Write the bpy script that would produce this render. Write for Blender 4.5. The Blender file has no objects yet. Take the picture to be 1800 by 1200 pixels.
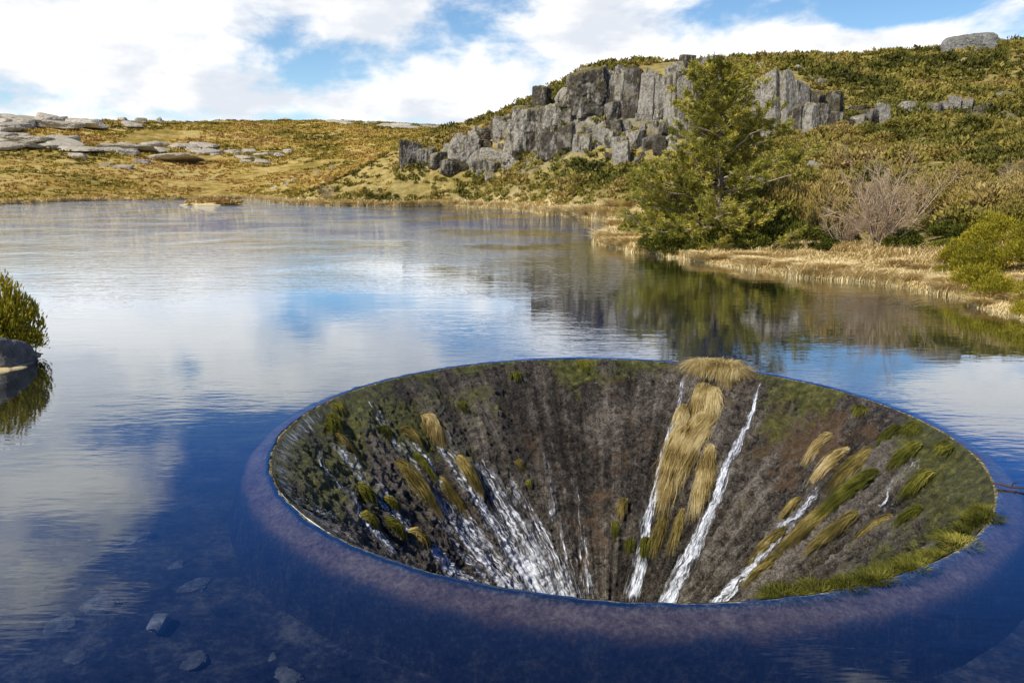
import bpy, math, numpy as np
from mathutils import Vector
rng=np.random.default_rng(7)
scene=bpy.context.scene
COL=scene.collection
CX,CY,R=2.3,17.1,7.5

# ---------------- numeric helpers ----------------
def _h(i,j,k):
    n=(i.astype(np.int64)*374761393+j.astype(np.int64)*668265263+k.astype(np.int64)*2147483647+1013904223)&0xffffffff
    n=((n^(n>>13))*1274126177)&0xffffffff
    n=((n^(n>>16))*2246822519)&0xffffffff
    return ((n^(n>>15))&0xffffff)/float(0xffffff)
def vn(P):
    P=np.asarray(P,float); I=np.floor(P); F=P-I; F=F*F*(3-2*F); I=I.astype(np.int64)
    r=0
    for a in (0,1):
        for b in (0,1):
            for c in (0,1):
                w=(F[...,0] if a else 1-F[...,0])*(F[...,1] if b else 1-F[...,1])*(F[...,2] if c else 1-F[...,2])
                r=r+w*_h(I[...,0]+a,I[...,1]+b,I[...,2]+c)
    return r*2-1
def fbm(P,o=4,g=0.5):
    P=np.asarray(P,float); s=0;a=1.0;t=0
    for i in range(o):
        s=s+a*vn(P*(2.03**i)+i*17.3); t+=a; a*=g
    return s/t
def P3(x,y,z=0.0):
    x=np.asarray(x,float); return np.stack([x,np.asarray(y,float)+0*x,z+0*x],-1)
def sst(a,b,x):
    t=np.clip((x-a)/(b-a),0,1); return t*t*(3-2*t)

def mkmesh(name,V,F,smooth=False,attrs=None,mats=None):
    V=np.asarray(V,np.float32).reshape(-1,3); F=np.asarray(F,np.int32); k=F.shape[1]
    m=bpy.data.meshes.new(name)
    m.vertices.add(len(V)); m.vertices.foreach_set("co",V.ravel())
    m.loops.add(F.size); m.loops.foreach_set("vertex_index",F.ravel())
    m.polygons.add(len(F)); m.polygons.foreach_set("loop_start",np.arange(0,F.size,k,dtype=np.int32))
    m.polygons.foreach_set("loop_total",np.full(len(F),k,np.int32))
    m.polygons.foreach_set("use_smooth",np.full(len(F),smooth))
    m.update(calc_edges=True)
    if attrs:
        for n,a in attrs.items():
            a=np.asarray(a,np.float32)
            if a.ndim==1:
                at=m.attributes.new(n,'FLOAT','POINT'); at.data.foreach_set("value",a)
            else:
                at=m.attributes.new(n,'FLOAT_VECTOR','POINT'); at.data.foreach_set("vector",a.ravel())
    for mt in (mats or []): m.materials.append(mt)
    return m
def mkobj(name,mesh,loc=(0,0,0),**kw):
    o=bpy.data.objects.new(name,mesh); o.location=loc; COL.objects.link(o)
    for k,v in kw.items(): o[k]=v
    return o

# ---------------- material helpers ----------------
class NT:
    def __init__(s,tree): s.t=tree; s.n=tree.nodes; s.l=tree.links
    def set(s,inp,v):
        if v is None: return
        if isinstance(v,bpy.types.NodeSocket): s.l.new(v,inp)
        else:
            if inp.type=='RGBA' and hasattr(v,'__len__') and len(v)==3: v=(*v,1)
            inp.default_value=v
    def node(s,t,**kw):
        n=s.n.new(t)
        for k,v in kw.items(): setattr(n,k,v)
        return n
    def math(s,op,a,b=None,c=None,clamp=False):
        n=s.node('ShaderNodeMath',operation=op); n.use_clamp=clamp
        for i,v in enumerate((a,b,c)):
            if v is not None: s.set(n.inputs[i],v)
        return n.outputs[0]
    def noise(s,vec,scale,detail=4,rough=0.55,dist=0.0,out=0):
        n=s.node('ShaderNodeTexNoise'); s.set(n.inputs['Vector'],vec); s.set(n.inputs['Scale'],scale)
        s.set(n.inputs['Detail'],detail); s.set(n.inputs['Roughness'],rough); s.set(n.inputs['Distortion'],dist)
        return n.outputs[out]
    def ramp(s,fac,a,b,lo=0.0,hi=1.0):
        n=s.node('ShaderNodeMapRange',interpolation_type='SMOOTHSTEP')
        s.set(n.inputs[0],fac); s.set(n.inputs[1],a); s.set(n.inputs[2],b); s.set(n.inputs[3],lo); s.set(n.inputs[4],hi)
        return n.outputs[0]
    def mix(s,f,a,b,mode='MIX'):
        n=s.node('ShaderNodeMix',data_type='RGBA',blend_type=mode)
        s.set(n.inputs[0],f); s.set(n.inputs[6],a); s.set(n.inputs[7],b); return n.outputs[2]
    def cramp(s,fac,stops):
        n=s.node('ShaderNodeValToRGB'); s.set(n.inputs[0],fac); e=n.color_ramp.elements
        e[0].position=stops[0][0]; e[0].color=(*stops[0][1],1); e[1].position=stops[-1][0]; e[1].color=(*stops[-1][1],1)
        for p,c in stops[1:-1]:
            x=e.new(p); x.color=(*c,1)
        return n.outputs[0]
    def scale(s,vec,v):
        n=s.node('ShaderNodeVectorMath',operation='MULTIPLY'); s.set(n.inputs[0],vec); s.set(n.inputs[1],v); return n.outputs[0]
    def attr(s,name,o='Fac'):
        n=s.node('ShaderNodeAttribute',attribute_name=name); return n.outputs[o]
    def bump(s,h,strength,dist,normal=None):
        n=s.node('ShaderNodeBump'); s.set(n.inputs['Height'],h); s.set(n.inputs['Strength'],strength); s.set(n.inputs['Distance'],dist)
        if normal is not None: s.set(n.inputs['Normal'],normal)
        return n.outputs[0]
def newmat(name):
    m=bpy.data.materials.new(name); m.use_nodes=True; m.node_tree.nodes.clear()
    t=NT(m.node_tree); t.out=t.node('ShaderNodeOutputMaterial'); t.geo=t.node('ShaderNodeNewGeometry'); t.pos=t.geo.outputs['Position']
    return m,t
def princ(t,col,rough=0.8,spec=0.3,normal=None):
    n=t.node('ShaderNodeBsdfPrincipled'); t.set(n.inputs['Base Color'],col); t.set(n.inputs['Roughness'],rough)
    t.set(n.inputs['Specular IOR Level'],spec)
    if normal is not None: t.set(n.inputs['Normal'],normal)
    return n.outputs[0]
def diff(t,col,normal=None):
    n=t.node('ShaderNodeBsdfDiffuse'); t.set(n.inputs[0],col)
    if normal is not None: t.set(n.inputs['Normal'],normal)
    return n.outputs[0]

def leafmat(name,stops,trans=0.0,pscale=0.15,pamt=0.5,gain=1.0,isl=0.40):
    m,t=newmat(name)
    stops=[(p,tuple(min(.9,q*gain) for q in c)) for p,c in stops]
    r=t.geo.outputs['Random Per Island']
    oi=t.node('ShaderNodeObjectInfo').outputs['Random']
    n=t.noise(t.pos,pscale,3)
    f=t.math('ADD',t.math('MULTIPLY',r,isl),t.math('MULTIPLY',t.ramp(n,0.3,0.7),pamt))
    f=t.math('ADD',f,t.math('MULTIPLY',t.math('SUBTRACT',oi,0.5),0.25),clamp=True)
    c=t.cramp(f,stops)
    d=t.node('ShaderNodeBsdfDiffuse'); t.set(d.inputs[0],c)
    if trans>0:
        tr=t.node('ShaderNodeBsdfTranslucent'); t.set(tr.inputs[0],c)
        mx=t.node('ShaderNodeMixShader'); mx.inputs[0].default_value=trans
        t.l.new(d.outputs[0],mx.inputs[1]); t.l.new(tr.outputs[0],mx.inputs[2]); t.l.new(mx.outputs[0],t.out.inputs[0])
    else: t.l.new(d.outputs[0],t.out.inputs[0])
    return m
M_heath=leafmat('heath_foliage',[(0,(0.040,0.042,0.012)),(0.3,(0.105,0.10,0.022)),(0.5,(0.20,0.17,0.035)),(0.68,(0.27,0.205,0.055)),(0.84,(0.22,0.15,0.055)),(1,(0.42,0.34,0.11))],pscale=0.05,pamt=0.75,gain=1.3,isl=.28)
M_far=leafmat('moor_foliage',[(0,(0.08,0.07,0.018)),(0.3,(0.20,0.16,0.03)),(0.5,(0.37,0.27,0.055)),(0.68,(0.36,0.22,0.065)),(0.84,(0.29,0.17,0.055)),(1,(0.58,0.46,0.15))],pscale=0.018,pamt=0.9,gain=1.3,isl=.2)
M_dark=leafmat('juniper_foliage',[(0,(0.025,0.03,0.008)),(0.5,(0.08,0.085,0.014)),(1,(0.22,0.20,0.03))],gain=1.35)
M_gold=leafmat('broom_foliage',[(0,(0.06,0.065,0.008)),(0.5,(0.24,0.205,0.02)),(1,(0.60,0.46,0.05))],trans=.2,gain=1.4)
M_pine=leafmat('pine_needles',[(0,(0.05,0.055,0.012)),(0.5,(0.22,0.21,0.035)),(1,(0.52,0.43,0.09))],trans=.2,pscale=0.5,gain=1.5)
M_straw=leafmat('dry_grass',[(0,(0.42,0.30,0.11)),(0.5,(0.74,0.58,0.27)),(1,(0.88,0.76,0.47))],pscale=0.4)
M_gstraw=leafmat('wet_golden_grass',[(0,(0.14,0.09,0.03)),(0.35,(0.44,0.33,0.12)),(1,(0.85,0.72,0.40))],trans=0.2,pscale=1.5,pamt=0.5)
M_brown=leafmat('wet_brown_grass',[(0,(0.035,0.030,0.010)),(0.5,(0.16,0.125,0.035)),(1,(0.50,0.38,0.13))],pscale=1.5,pamt=0.5)
M_moss=leafmat('moss_grass',[(0,(0.030,0.034,0.008)),(0.5,(0.11,0.11,0.018)),(1,(0.34,0.29,0.06))],pscale=1.5,pamt=0.5)
M_twig=leafmat('bare_twigs',[(0,(0.28,0.20,0.13)),(0.5,(0.54,0.41,0.27)),(1,(0.68,0.55,0.40))])

def rockmat(name,base,dark,light,moss=0.5,streak=0.75):
    m,t=newmat(name)
    oi=t.node('ShaderNodeObjectInfo').outputs['Random']
    n1=t.noise(t.pos,0.22,4,0.65); n2=t.noise(t.pos,1.5,7,0.75)
    vs=t.noise(t.scale(t.pos,(1.5,1.5,0.26)),0.6,6,0.74)
    c=t.cramp(n2,[(0.32,dark),(0.48,base),(0.62,light)])
    c=t.mix(t.math('MULTIPLY',t.ramp(t.math('ADD',vs,t.math('MULTIPLY',t.math('SUBTRACT',oi,0.5),0.28)),0.47,0.56),streak),c,(0.048,0.039,0.028))
    c=t.mix(t.math('MULTIPLY',t.ramp(n1,0.50,0.62),0.42),c,light)
    c=t.mix(t.math('MULTIPLY',t.ramp(t.noise(t.pos,0.55,4,.7),0.53,0.64),0.42*moss),c,(0.28,0.22,0.07))
    up=t.node('ShaderNodeSeparateXYZ'); t.l.new(t.geo.outputs['Normal'],up.inputs[0])
    mm=t.math('MULTIPLY',t.ramp(up.outputs[2],0.35,0.85),t.ramp(n2,0.40,0.52))
    c=t.mix(t.math('MULTIPLY',mm,moss),c,(0.25,0.20,0.05))
    b=t.bump(t.math('ADD',t.math('MULTIPLY',n2,.8),t.math('MULTIPLY',vs,.4)),1.0,1.0)
    t.l.new(diff(t,c,b),t.out.inputs[0]); return m
M_rock=rockmat('granite_rock',(0.37,0.335,0.265),(0.12,0.105,0.078),(0.58,0.54,0.445),0.85,.85)
M_rockl=rockmat('pale_granite',(0.56,0.50,0.39),(0.32,0.28,0.20),(0.74,0.68,0.56),0.3,0.15)
M_rockg=rockmat('shore_granite',(0.30,0.29,0.26),(0.12,0.115,0.10),(0.50,0.49,0.44),0.12,0.3)

# ---------------- world ----------------
SUN_EL=math.radians(49); sd=Vector((-0.56,-0.48,0)); sd.normalize()
sun_az=math.atan2(sd.x,sd.y)
w=bpy.data.worlds.new("World"); scene.world=w; w.use_nodes=True; w.node_tree.nodes.clear()
t=NT(w.node_tree); wo=t.node('ShaderNodeOutputWorld')
sky=t.node('ShaderNodeTexSky',sky_type='NISHITA'); sky.sun_disc=False; sky.sun_elevation=SUN_EL; sky.sun_rotation=sun_az%(2*math.pi)
sky.altitude=1500; sky.air_density=1.0; sky.dust_density=0.3; sky.ozone_density=3.0
tc=t.node('ShaderNodeTexCoord').outputs['Generated']
sx=t.node('ShaderNodeSeparateXYZ'); t.l.new(tc,sx.inputs[0])
az=t.math('MULTIPLY',t.math('ARCTAN2',sx.outputs[0],sx.outputs[1]),57.2958)
el=t.math('MULTIPLY',t.math('ARCSINE',sx.outputs[2]),57.2958)
hs=t.node('ShaderNodeHueSaturation'); hs.inputs['Saturation'].default_value=1.15; t.l.new(sky.outputs[0],hs.inputs['Color'])
deep=t.mix(t.ramp(el,12,20),(1.25,1.18,1.08),(0.50,0.82,1.30))
skc=t.mix(1.0,hs.outputs[0],deep,'MULTIPLY')
skc=t.mix(t.ramp(el,22,42),skc,t.mix(1.0,skc,(0.45,0.5,0.62),'MULTIPLY'))
bg=t.node('ShaderNodeBackground'); t.l.new(skc,bg.inputs[0]); bg.inputs[1].default_value=0.135
def gauss(a0,e0,ra,re,wt):
    a=t.math('DIVIDE',t.math('SUBTRACT',az,a0),ra); e=t.math('DIVIDE',t.math('SUBTRACT',el,e0),re)
    q=t.math('ADD',t.math('MULTIPLY',a,a),t.math('MULTIPLY',e,e))
    return t.math('MULTIPLY',t.math('EXPONENT',t.math('MULTIPLY',q,-1.0)),wt)
cv=t.scale(tc,(1,1,2.0))
n=t.noise(cv,6.0,7,0.58,0.2)
wisp=t.noise(t.scale(tc,(1,1,4.0)),3.0,4,0.6,0.6)
cov=t.math('ADD',t.math('MULTIPLY',n,0.78),t.math('MULTIPLY',wisp,0.22))
cov=t.math('ADD',cov,t.ramp(el,13.0,17.0,0.065,-0.18))
for g in [(-14,7.8,5.5,2.2,-0.11),(-3,11.3,5.0,2.4,-0.13),(25,11.0,9,1.5,-0.20),(-17,4.4,7,0.9,-0.12),(-30,12.4,9,0.7,-0.10),
          (-34,18,8.5,8.5,0.40),(25,33,7,3.5,0.20),(-6,6.5,6,1.9,0.14),(10,9,8,3,0.12),(-26,8,6,2.6,0.15),(22,8.8,9,1,0.14),(-8,14.8,7,2.8,0.22),(-19,14,6,1.8,0.14),(31,15,6,3.0,0.14)]:
    cov=t.math('ADD',cov,gauss(*g))
hi=t.ramp(el,11.5,14)
mask=t.ramp(cov,t.math('SUBTRACT',0.468,t.math('MULTIPLY',hi,0.03)),t.math('ADD',0.605,t.math('MULTIPLY',hi,0.06)))
sh=t.ramp(t.math('ADD',t.math('MULTIPLY',wisp,0.35),t.math('MULTIPLY',t.noise(cv,7.0,5,0.58),0.65)),0.40,0.54)
cc=t.mix(sh,(0.72,0.76,0.83),(1.0,1.0,1.0))
bg2=t.node('ShaderNodeBackground'); t.set(bg2.inputs[0],cc); bg2.inputs[1].default_value=1.10
ms=t.node('ShaderNodeMixShader'); t.l.new(mask,ms.inputs[0]); t.l.new(bg.outputs[0],ms.inputs[1]); t.l.new(bg2.outputs[0],ms.inputs[2]); t.l.new(ms.outputs[0],wo.inputs[0])
try: w.cycles.sampling_method='NONE'
except Exception as e: print(e)
sl=bpy.data.lights.new('sun','SUN'); sl.energy=5.0; sl.angle=math.radians(0.5); sl.color=(1,0.94,0.83)
so=bpy.data.objects.new('sun',sl); COL.objects.link(so)
L=Vector((sd.x*math.cos(SUN_EL),sd.y*math.cos(SUN_EL),math.sin(SUN_EL))); so.rotation_euler=L.to_track_quat('Z','Y').to_euler()

# ---------------- terrain ----------------
LAKE=np.array([(21.5,32.2),(27,28),(31,20),(28,8),(15,3),(0,2),(-10,4),(-14,10),(-17,17),(-15.8,21.5),(-14.9,23.3),(-15.5,25.3),(-18,27),(-24,28),(-40,35),(-80,60),(-130,110),(-155,170),(-140,200),(-149,260),(-135,289),(-105,312),(-86,275),(-72,244),(-60,222),(-45,212),(-30,205),(-15,210),(0,181),(6.3,146.6),(16.9,123),(18.4,115.8),(12.5,104),(10.6,91),(8.3,80),(8.1,77),(9.0,70),(9.75,67),(12.9,59),(14.6,53.5),(16.5,50.2),(17.4,47),(19.5,45.8),(21.1,43.7),(21.6,40.5),(22.6,38.1),(21.4,35.5)],float)
def sdf(x,y):
    x=np.asarray(x,float);y=np.asarray(y,float)
    d=np.full(x.shape,1e18); ins=np.zeros(x.shape,bool); n=len(LAKE)
    for i in range(n):
        ax,ay=LAKE[i]; bx,by=LAKE[(i+1)%n]; ex,ey=bx-ax,by-ay
        tt=np.clip(((x-ax)*ex+(y-ay)*ey)/(ex*ex+ey*ey),0,1)
        d=np.minimum(d,(x-ax-ex*tt)**2+(y-ay-ey*tt)**2)
        cnd=((ay>y)!=(by>y)); xx=ax+(y-ay)*ex/(ey if ey!=0 else 1e-9)
        ins^=cnd&(x<xx)
    return np.sqrt(d)*np.where(ins,-1,1)
# heights from image pixels at assumed distances: (bearing tangent, distance, height slope above eye level)
HCTRL=[(.624,230,.1695),(.487,230,.156),(.348,215,.150),(.243,225,.146),(.174,235,.140),(.104,235,.136),(.042,245,.1125),(-.021,258,.081),(-.085,262,.067),(-.128,265,.053),
(.078,214,.126),(.140,210,.129),(.203,204,.129),(.314,180,.130),(.085,192,.030),(.199,186,.0348),(.142,188,.033),(-.036,226,.018),(-.128,236,.020),(0,205,.004),(0,220,.016),(.071,170,.002),(.143,150,.004),(.27,160,.045),
(.355,130,.052),(.497,120,.052),(.639,110,.052),(.422,155,.0862),(.563,150,.0862),(.63,180,.1198),(.49,185,.1198),(.35,172,.118),(.428,95,.0175),(.571,85,.0175),(.642,80,.0175),(.54,70,-.0172),(.65,55,-.0376),(.434,70,-.05),(.51,52,-.09),(.655,38,-.115),
(-.633,520,.080),(-.55,540,.077),(-.458,700,.074),(-.352,800,.0735),(-.246,850,.0755),(-.141,800,.0735),(-.035,600,.070),(-.642,400,.042),(-.499,420,.041),(-.357,480,.038),(-.214,450,.038),(-.157,300,.028),(-.642,300,.0106),(-.499,340,.0106),(-.357,380,.007),(-.214,280,.001),(-.107,225,-.010),
(0.2,400,.085),(0.5,450,.085),(0.1,900,.04),(-.4,1400,.03),(0.5,1400,.02),(-.7,1000,.04),(.8,230,.17),(.9,120,.08),(-.9,400,.05),(-1.2,250,.02)]
cp=np.array([(a*D,D,5.5+D*T) for a,D,T in HCTRL]+[(x,y,0.0) for x,y in LAKE]+[(0,-60,8),(-80,-20,8),(80,-20,12),(-150,20,12),(70,30,8),(0,-600,20),(900,0,60),(-900,0,60),(-2500,2500,60),(2500,2500,60),(0,3000,60)])
def kern(x,y):
    return np.sqrt((x[...,None]-cp[:,0])**2+(y[...,None]-cp[:,1])**2+4.0)
A=kern(cp[:,0],cp[:,1]); A=np.block([[A,np.ones((len(cp),1))],[np.ones((1,len(cp))),np.zeros((1,1))]])
wt=np.linalg.solve(A,np.append(cp[:,2],0))
def height(x,y):
    x=np.asarray(x,float);y=np.asarray(y,float); sh=x.shape; x=x.ravel();y=y.ravel()
    d=sdf(x,y)+0.9*fbm(P3(x*0.35,y*0.35),3)*np.clip((np.hypot(x,y)-20)/40,0.12,1)
    r=kern(x,y)@wt[:-1]+wt[-1]
    isl=1.0-np.sqrt(((x+84)/9.5)**2+((y-222)/5)**2)
    dist=np.hypot(x,y)
    amp=np.clip(dist/300,0.1,4)
    land=0.22*(1-np.exp(-np.maximum(d,0)/0.7))+np.maximum(r,0.1)*sst(0,9,d)+sst(3,25,d)*(fbm(P3(x/14,y/14),4)*1.0*amp+0.25*fbm(P3(x/3,y/3),3))
    land=np.where(d>1,np.maximum(land,0.18),land)
    bed=-np.minimum(1.05,0.06+0.28*np.maximum(-d,0))+0.10*fbm(P3(x/1.5,y/1.5),3)*sst(0,3,-d)
    z=np.where(d>0,land,bed)
    z=np.where(isl>0,np.maximum(z,isl*1.2+0.1),z)
    return z.reshape(sh),d.reshape(sh)
ang=np.concatenate([np.arange(-180,-42,3.0),np.arange(-42,42,0.2),np.arange(42,180.1,3.0)]); ang=np.radians(ang)
rad=np.concatenate([[0.5,1.5,3,4.5],5.5*1.0172**np.arange(0,375)])
AA,RR=np.meshgrid(ang,rad,indexing='ij'); X=RR*np.sin(AA);Y=RR*np.cos(AA)
Z,D=height(X,Y)
na,nr=X.shape
idx=np.arange(na*nr).reshape(na,nr)
F=np.stack([idx[:-1,:-1],idx[:-1,1:],idx[1:,1:],idx[1:,:-1]],-1).reshape(-1,4)[:,::-1]
V=np.stack([X,Y,Z],-1).reshape(-1,3)
fc=V[F].mean(1); F=F[np.hypot(fc[:,0]-CX,fc[:,1]-CY)>7.6]
m,t=newmat('ground_soil')
d=t.attr('shore'); dist=t.attr('range')
n2=t.noise(t.pos,0.5,5,0.65); n3=t.noise(t.pos,3,3,0.55)
near=t.cramp(t.math('ADD',t.math('MULTIPLY',n2,0.7),t.math('MULTIPLY',n3,0.3)),[(0.3,(0.11,0.095,0.025)),(0.45,(0.21,0.17,0.055)),(0.58,(0.34,0.275,0.10)),(0.72,(0.54,0.45,0.25))])
nf=t.math('ADD',t.math('MULTIPLY',t.noise(t.scale(t.pos,(1,0.6,1)),0.022,6,0.7),0.6),t.math('MULTIPLY',t.noise(t.pos,0.25,4,0.7),0.4))
farc=t.cramp(nf,[(0.38,(0.12,0.095,0.025)),(0.45,(0.27,0.20,0.05)),(0.5,(0.38,0.26,0.07)),(0.55,(0.52,0.40,0.15)),(0.63,(0.34,0.28,0.07))])
c=t.mix(t.ramp(dist,190,300),near,farc)
straw=t.cramp(n3,[(0.3,(0.56,0.43,0.19)),(0.7,(0.74,0.60,0.32))])
c=t.mix(t.math('MULTIPLY',t.ramp(d,2.5,9,1,0),0.95),c,straw)
up=t.node('ShaderNodeSeparateXYZ'); t.l.new(t.geo.outputs['Normal'],up.inputs[0])
rk=t.cramp(t.noise(t.scale(t.pos,(1,1,0.25)),0.8,5,0.7),[(0.35,(0.05,0.045,0.036)),(0.6,(0.30,0.28,0.22))])
c=t.mix(t.ramp(up.outputs[2],0.78,0.62),c,rk)
px=t.node('ShaderNodeSeparateXYZ'); t.l.new(t.pos,px.inputs[0])
mn=t.math('ADD',t.math('MULTIPLY',t.noise(t.pos,1.0,5,0.7),0.6),t.math('MULTIPLY',t.noise(t.pos,7,4,0.7),0.4))
mud_upwell=t.cramp(mn,[(0.35,(0.018,0.018,0.012)),(0.52,(0.055,0.048,0.028)),(0.7,(0.15,0.12,0.065))])
upwell_blue=t.cramp(mn,[(0.35,(0.004,0.024,0.10)),(0.55,(0.009,0.044,0.165)),(0.75,(0.04,0.09,0.18))])  # blue light scattered up by deep water, painted into the bed colour
mud_upwell=t.mix(t.ramp(d,-9,-16),mud_upwell,upwell_blue)  # mud near shore, painted upwelling light farther out
mud_upwell=t.mix(t.ramp(dist,16,10.5),mud_upwell,t.cramp(mn,[(0.38,(0.010,0.013,0.022)),(0.50,(0.040,0.040,0.048)),(0.64,(0.15,0.13,0.10))]))
c=t.mix(t.ramp(px.outputs[2],0.06,-0.05),c,mud_upwell)
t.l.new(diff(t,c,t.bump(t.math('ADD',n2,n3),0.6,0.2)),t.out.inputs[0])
terr=mkobj('ground',mkmesh('ground',V,F,True,{'shore':D.ravel(),'range':np.hypot(V[:,0],V[:,1])},[m]),kind='structure')

# ---------------- water ----------------
m,t=newmat('lake_water')
s=t.pos
rp=t.noise(t.scale(s,(0.45,1.0,1)),1.1,2,0.45)
rp2=t.noise(t.scale(s,(0.40,1.3,1)),4.0,2,0.5)
big=t.ramp(t.noise(s,0.06,2),0.38,0.62,0.2,1.0)
sp=t.node('ShaderNodeSeparateXYZ'); t.l.new(s,sp.inputs[0])
farf=t.math('ADD',t.ramp(sp.outputs[1],18,55,0.12,0.38),t.ramp(sp.outputs[1],45,110,0.0,2.2))
hgt=t.math('ADD',t.math('MULTIPLY',rp,0.7),t.math('MULTIPLY',rp2,0.3))
nb=t.bump(t.math('MULTIPLY',hgt,t.math('MULTIPLY',big,farf)),0.6,0.20)
fr=t.node('ShaderNodeFresnel'); fr.inputs[0].default_value=1.45; t.l.new(nb,fr.inputs['Normal'])
fac=t.math('ADD',t.math('MULTIPLY',fr.outputs[0],1.8),0.01,clamp=True)
gl=t.node('ShaderNodeBsdfGlossy'); gl.inputs['Roughness'].default_value=0.015; t.l.new(nb,gl.inputs['Normal']); gl.inputs[0].default_value=(0.92,0.96,1,1)
tr=t.node('ShaderNodeBsdfTransparent'); tr.inputs[0].default_value=(0.62,0.71,0.86,1)
mx=t.node('ShaderNodeMixShader'); t.l.new(fac,mx.inputs[0]); t.l.new(tr.outputs[0],mx.inputs[1]); t.l.new(gl.outputs[0],mx.inputs[2]); t.l.new(mx.outputs[0],t.out.inputs[0])
M_water=m
th=np.linspace(0,2*np.pi,1441)[:-1]
lipn=0.05*fbm(np.stack([np.cos(th)*30,np.sin(th)*30,0*th],-1),3)+0.03*fbm(np.stack([np.cos(th)*8,np.sin(th)*8,0*th],-1),2)
prof=[(7.52,-0.006),(7.58,-0.002),(7.66,0),(7.8,0),(8.3,0),(10,0),(15,0),(30,0),(80,0),(200,0),(420,0)]
V=np.stack([np.stack([CX+(r+lipn*(i<2))*np.cos(th),CY+(r+lipn*(i<2))*np.sin(th),z+0*th],-1) for i,(r,z) in enumerate(prof)],1).reshape(-1,3)
def ringfaces(nt,ns):
    i=np.arange(nt)[:,None];j=np.arange(ns-1)[None,:]; i2=(i+1)%nt
    return np.stack([i*ns+j,i*ns+j+1,i2*ns+j+1,i2*ns+j],-1).reshape(-1,4)
mkobj('water',mkmesh('water',V,ringfaces(1440,len(prof)),True,None,[M_water]),kind='structure')

# ---------------- spillway ----------------
def wall_disp(a,dp):
    r=R-dp; x=np.cos(a);y=np.sin(a)
    q=np.stack([x*r*1.0,y*r*1.0,dp*1.0],-1)
    flow=np.stack([x*11,y*11,dp*0.30],-1)
    e=0.16*fbm(q*0.9,4,0.6)+0.20*fbm(flow,3,.6)+0.13*np.abs(fbm(q*3.2,3,0.6))+0.09*fbm(q*8,3,.65)
    return e*sst(-0.15,0.8,dp)
def wall_pt(a,dp,off=0.0):
    a=np.asarray(a,float);dp=np.asarray(dp,float)+0*a
    e=wall_disp(a,dp)+off
    r=R-dp-0.02*np.exp(-dp/0.08); k=0.7071
    z=-dp-0.02*np.exp(-dp/0.06)
    rr=r-e*k; zz=z+e*k
    return np.stack([CX+rr*np.cos(a),CY+rr*np.sin(a),zz],-1)
nt=1200; th=np.linspace(0,2*np.pi,nt+1)[:-1]; dp=np.concatenate([np.linspace(0,5.6,280)]); ns=len(dp)
TA,TD=np.meshgrid(th,dp,indexing='ij'); V=wall_pt(TA,TD)
inner=np.stack([np.stack([CX+q*np.cos(th),CY+q*np.sin(th),0*th+z],-1) for q,z in [(1.85,-5.9),(1.8,-8),(1.8,-11),(0.01,-11)]],1)
V2=np.concatenate([V,inner],1); ns2=V2.shape[1]
AD=np.concatenate([TD,np.tile([5.9,8,11,11],(nt,1))],1); AT=np.tile(th[:,None],(1,ns2))
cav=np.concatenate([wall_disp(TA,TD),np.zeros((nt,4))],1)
wc=np.stack([np.degrees(AT),AD,0*AD],-1).reshape(-1,3)
md=np.degrees(AT)
def band(c,wd): 
    q=(md-c+180)%360-180; return np.exp(-(q/wd)**2)
rimn=fbm(np.stack([np.cos(AT)*3.5,np.sin(AT)*3.5,AD*.8],-1),3)
moss=(0.6+0.9*rimn)*np.exp(-AD/0.7)+0.35*band(4,26)*np.exp(-AD/3)+0.50*band(172,34)*np.exp(-AD/4)+0.60*band(120,20)*np.exp(-AD/1.6)+0.35*band(-30,25)+0.45*rimn
rust=0.8*band(27,14)*np.exp(-((AD-1.2)/1.0)**2)+0.25*band(90,30)*np.exp(-((AD-3.5)/1.5)**2)
m,t=newmat('wet_mossy_concrete')
fl=t.attr('tp','Vector')
streak=t.noise(t.scale(fl,(1.0,0.6,1)),0.45,5,0.7)
n1=t.noise(t.pos,1.1,5,0.65); n2=t.noise(t.pos,6,7,0.74); n3=t.noise(t.pos,24,3,0.7)
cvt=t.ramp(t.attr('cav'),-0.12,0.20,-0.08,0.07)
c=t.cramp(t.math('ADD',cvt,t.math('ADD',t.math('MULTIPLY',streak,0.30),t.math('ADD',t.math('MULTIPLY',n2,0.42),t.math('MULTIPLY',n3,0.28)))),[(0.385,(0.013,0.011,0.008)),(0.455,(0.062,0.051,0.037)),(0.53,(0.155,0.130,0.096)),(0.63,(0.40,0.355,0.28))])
ru=t.attr('rust')
c=t.mix(t.math('MULTIPLY',t.ramp(t.math('ADD',n1,t.math('MULTIPLY',ru,0.3)),0.58,0.72),0.5),c,(0.20,0.115,0.05))
mo=t.attr('moss')
mm=t.ramp(t.math('ADD',t.math('ADD',t.math('MULTIPLY',n2,0.60),t.math('MULTIPLY',n1,0.50)),t.math('MULTIPLY',mo,0.42)),0.68,0.79)
mc=t.cramp(t.noise(t.pos,5,3,0.7),[(0.35,(0.05,0.055,0.010)),(0.55,(0.14,0.145,0.025)),(0.7,(0.30,0.28,0.07))])
c=t.mix(t.math('MULTIPLY',mm,0.82),c,mc)
spk=t.math('MULTIPLY',t.ramp(n3,0.62,0.70),t.ramp(streak,0.50,0.62))
c=t.mix(t.math('MULTIPLY',spk,0.3),c,(0.6,0.6,0.57))
bb=t.bump(t.math('ADD',t.math('MULTIPLY',n2,0.7),t.math('MULTIPLY',n3,0.3)),1.0,0.25)
t.l.new(princ(t,c,t.ramp(n2,0.3,0.7,0.25,0.6),0.4,bb),t.out.inputs[0])
sp_e=bpy.data.objects.new('bell_mouth_spillway',None); COL.objects.link(sp_e); sp_e.location=(CX,CY,0)
sp_e['label']="round mossy concrete bell mouth spillway sunk in the lake"; sp_e['category']="spillway"
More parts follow.
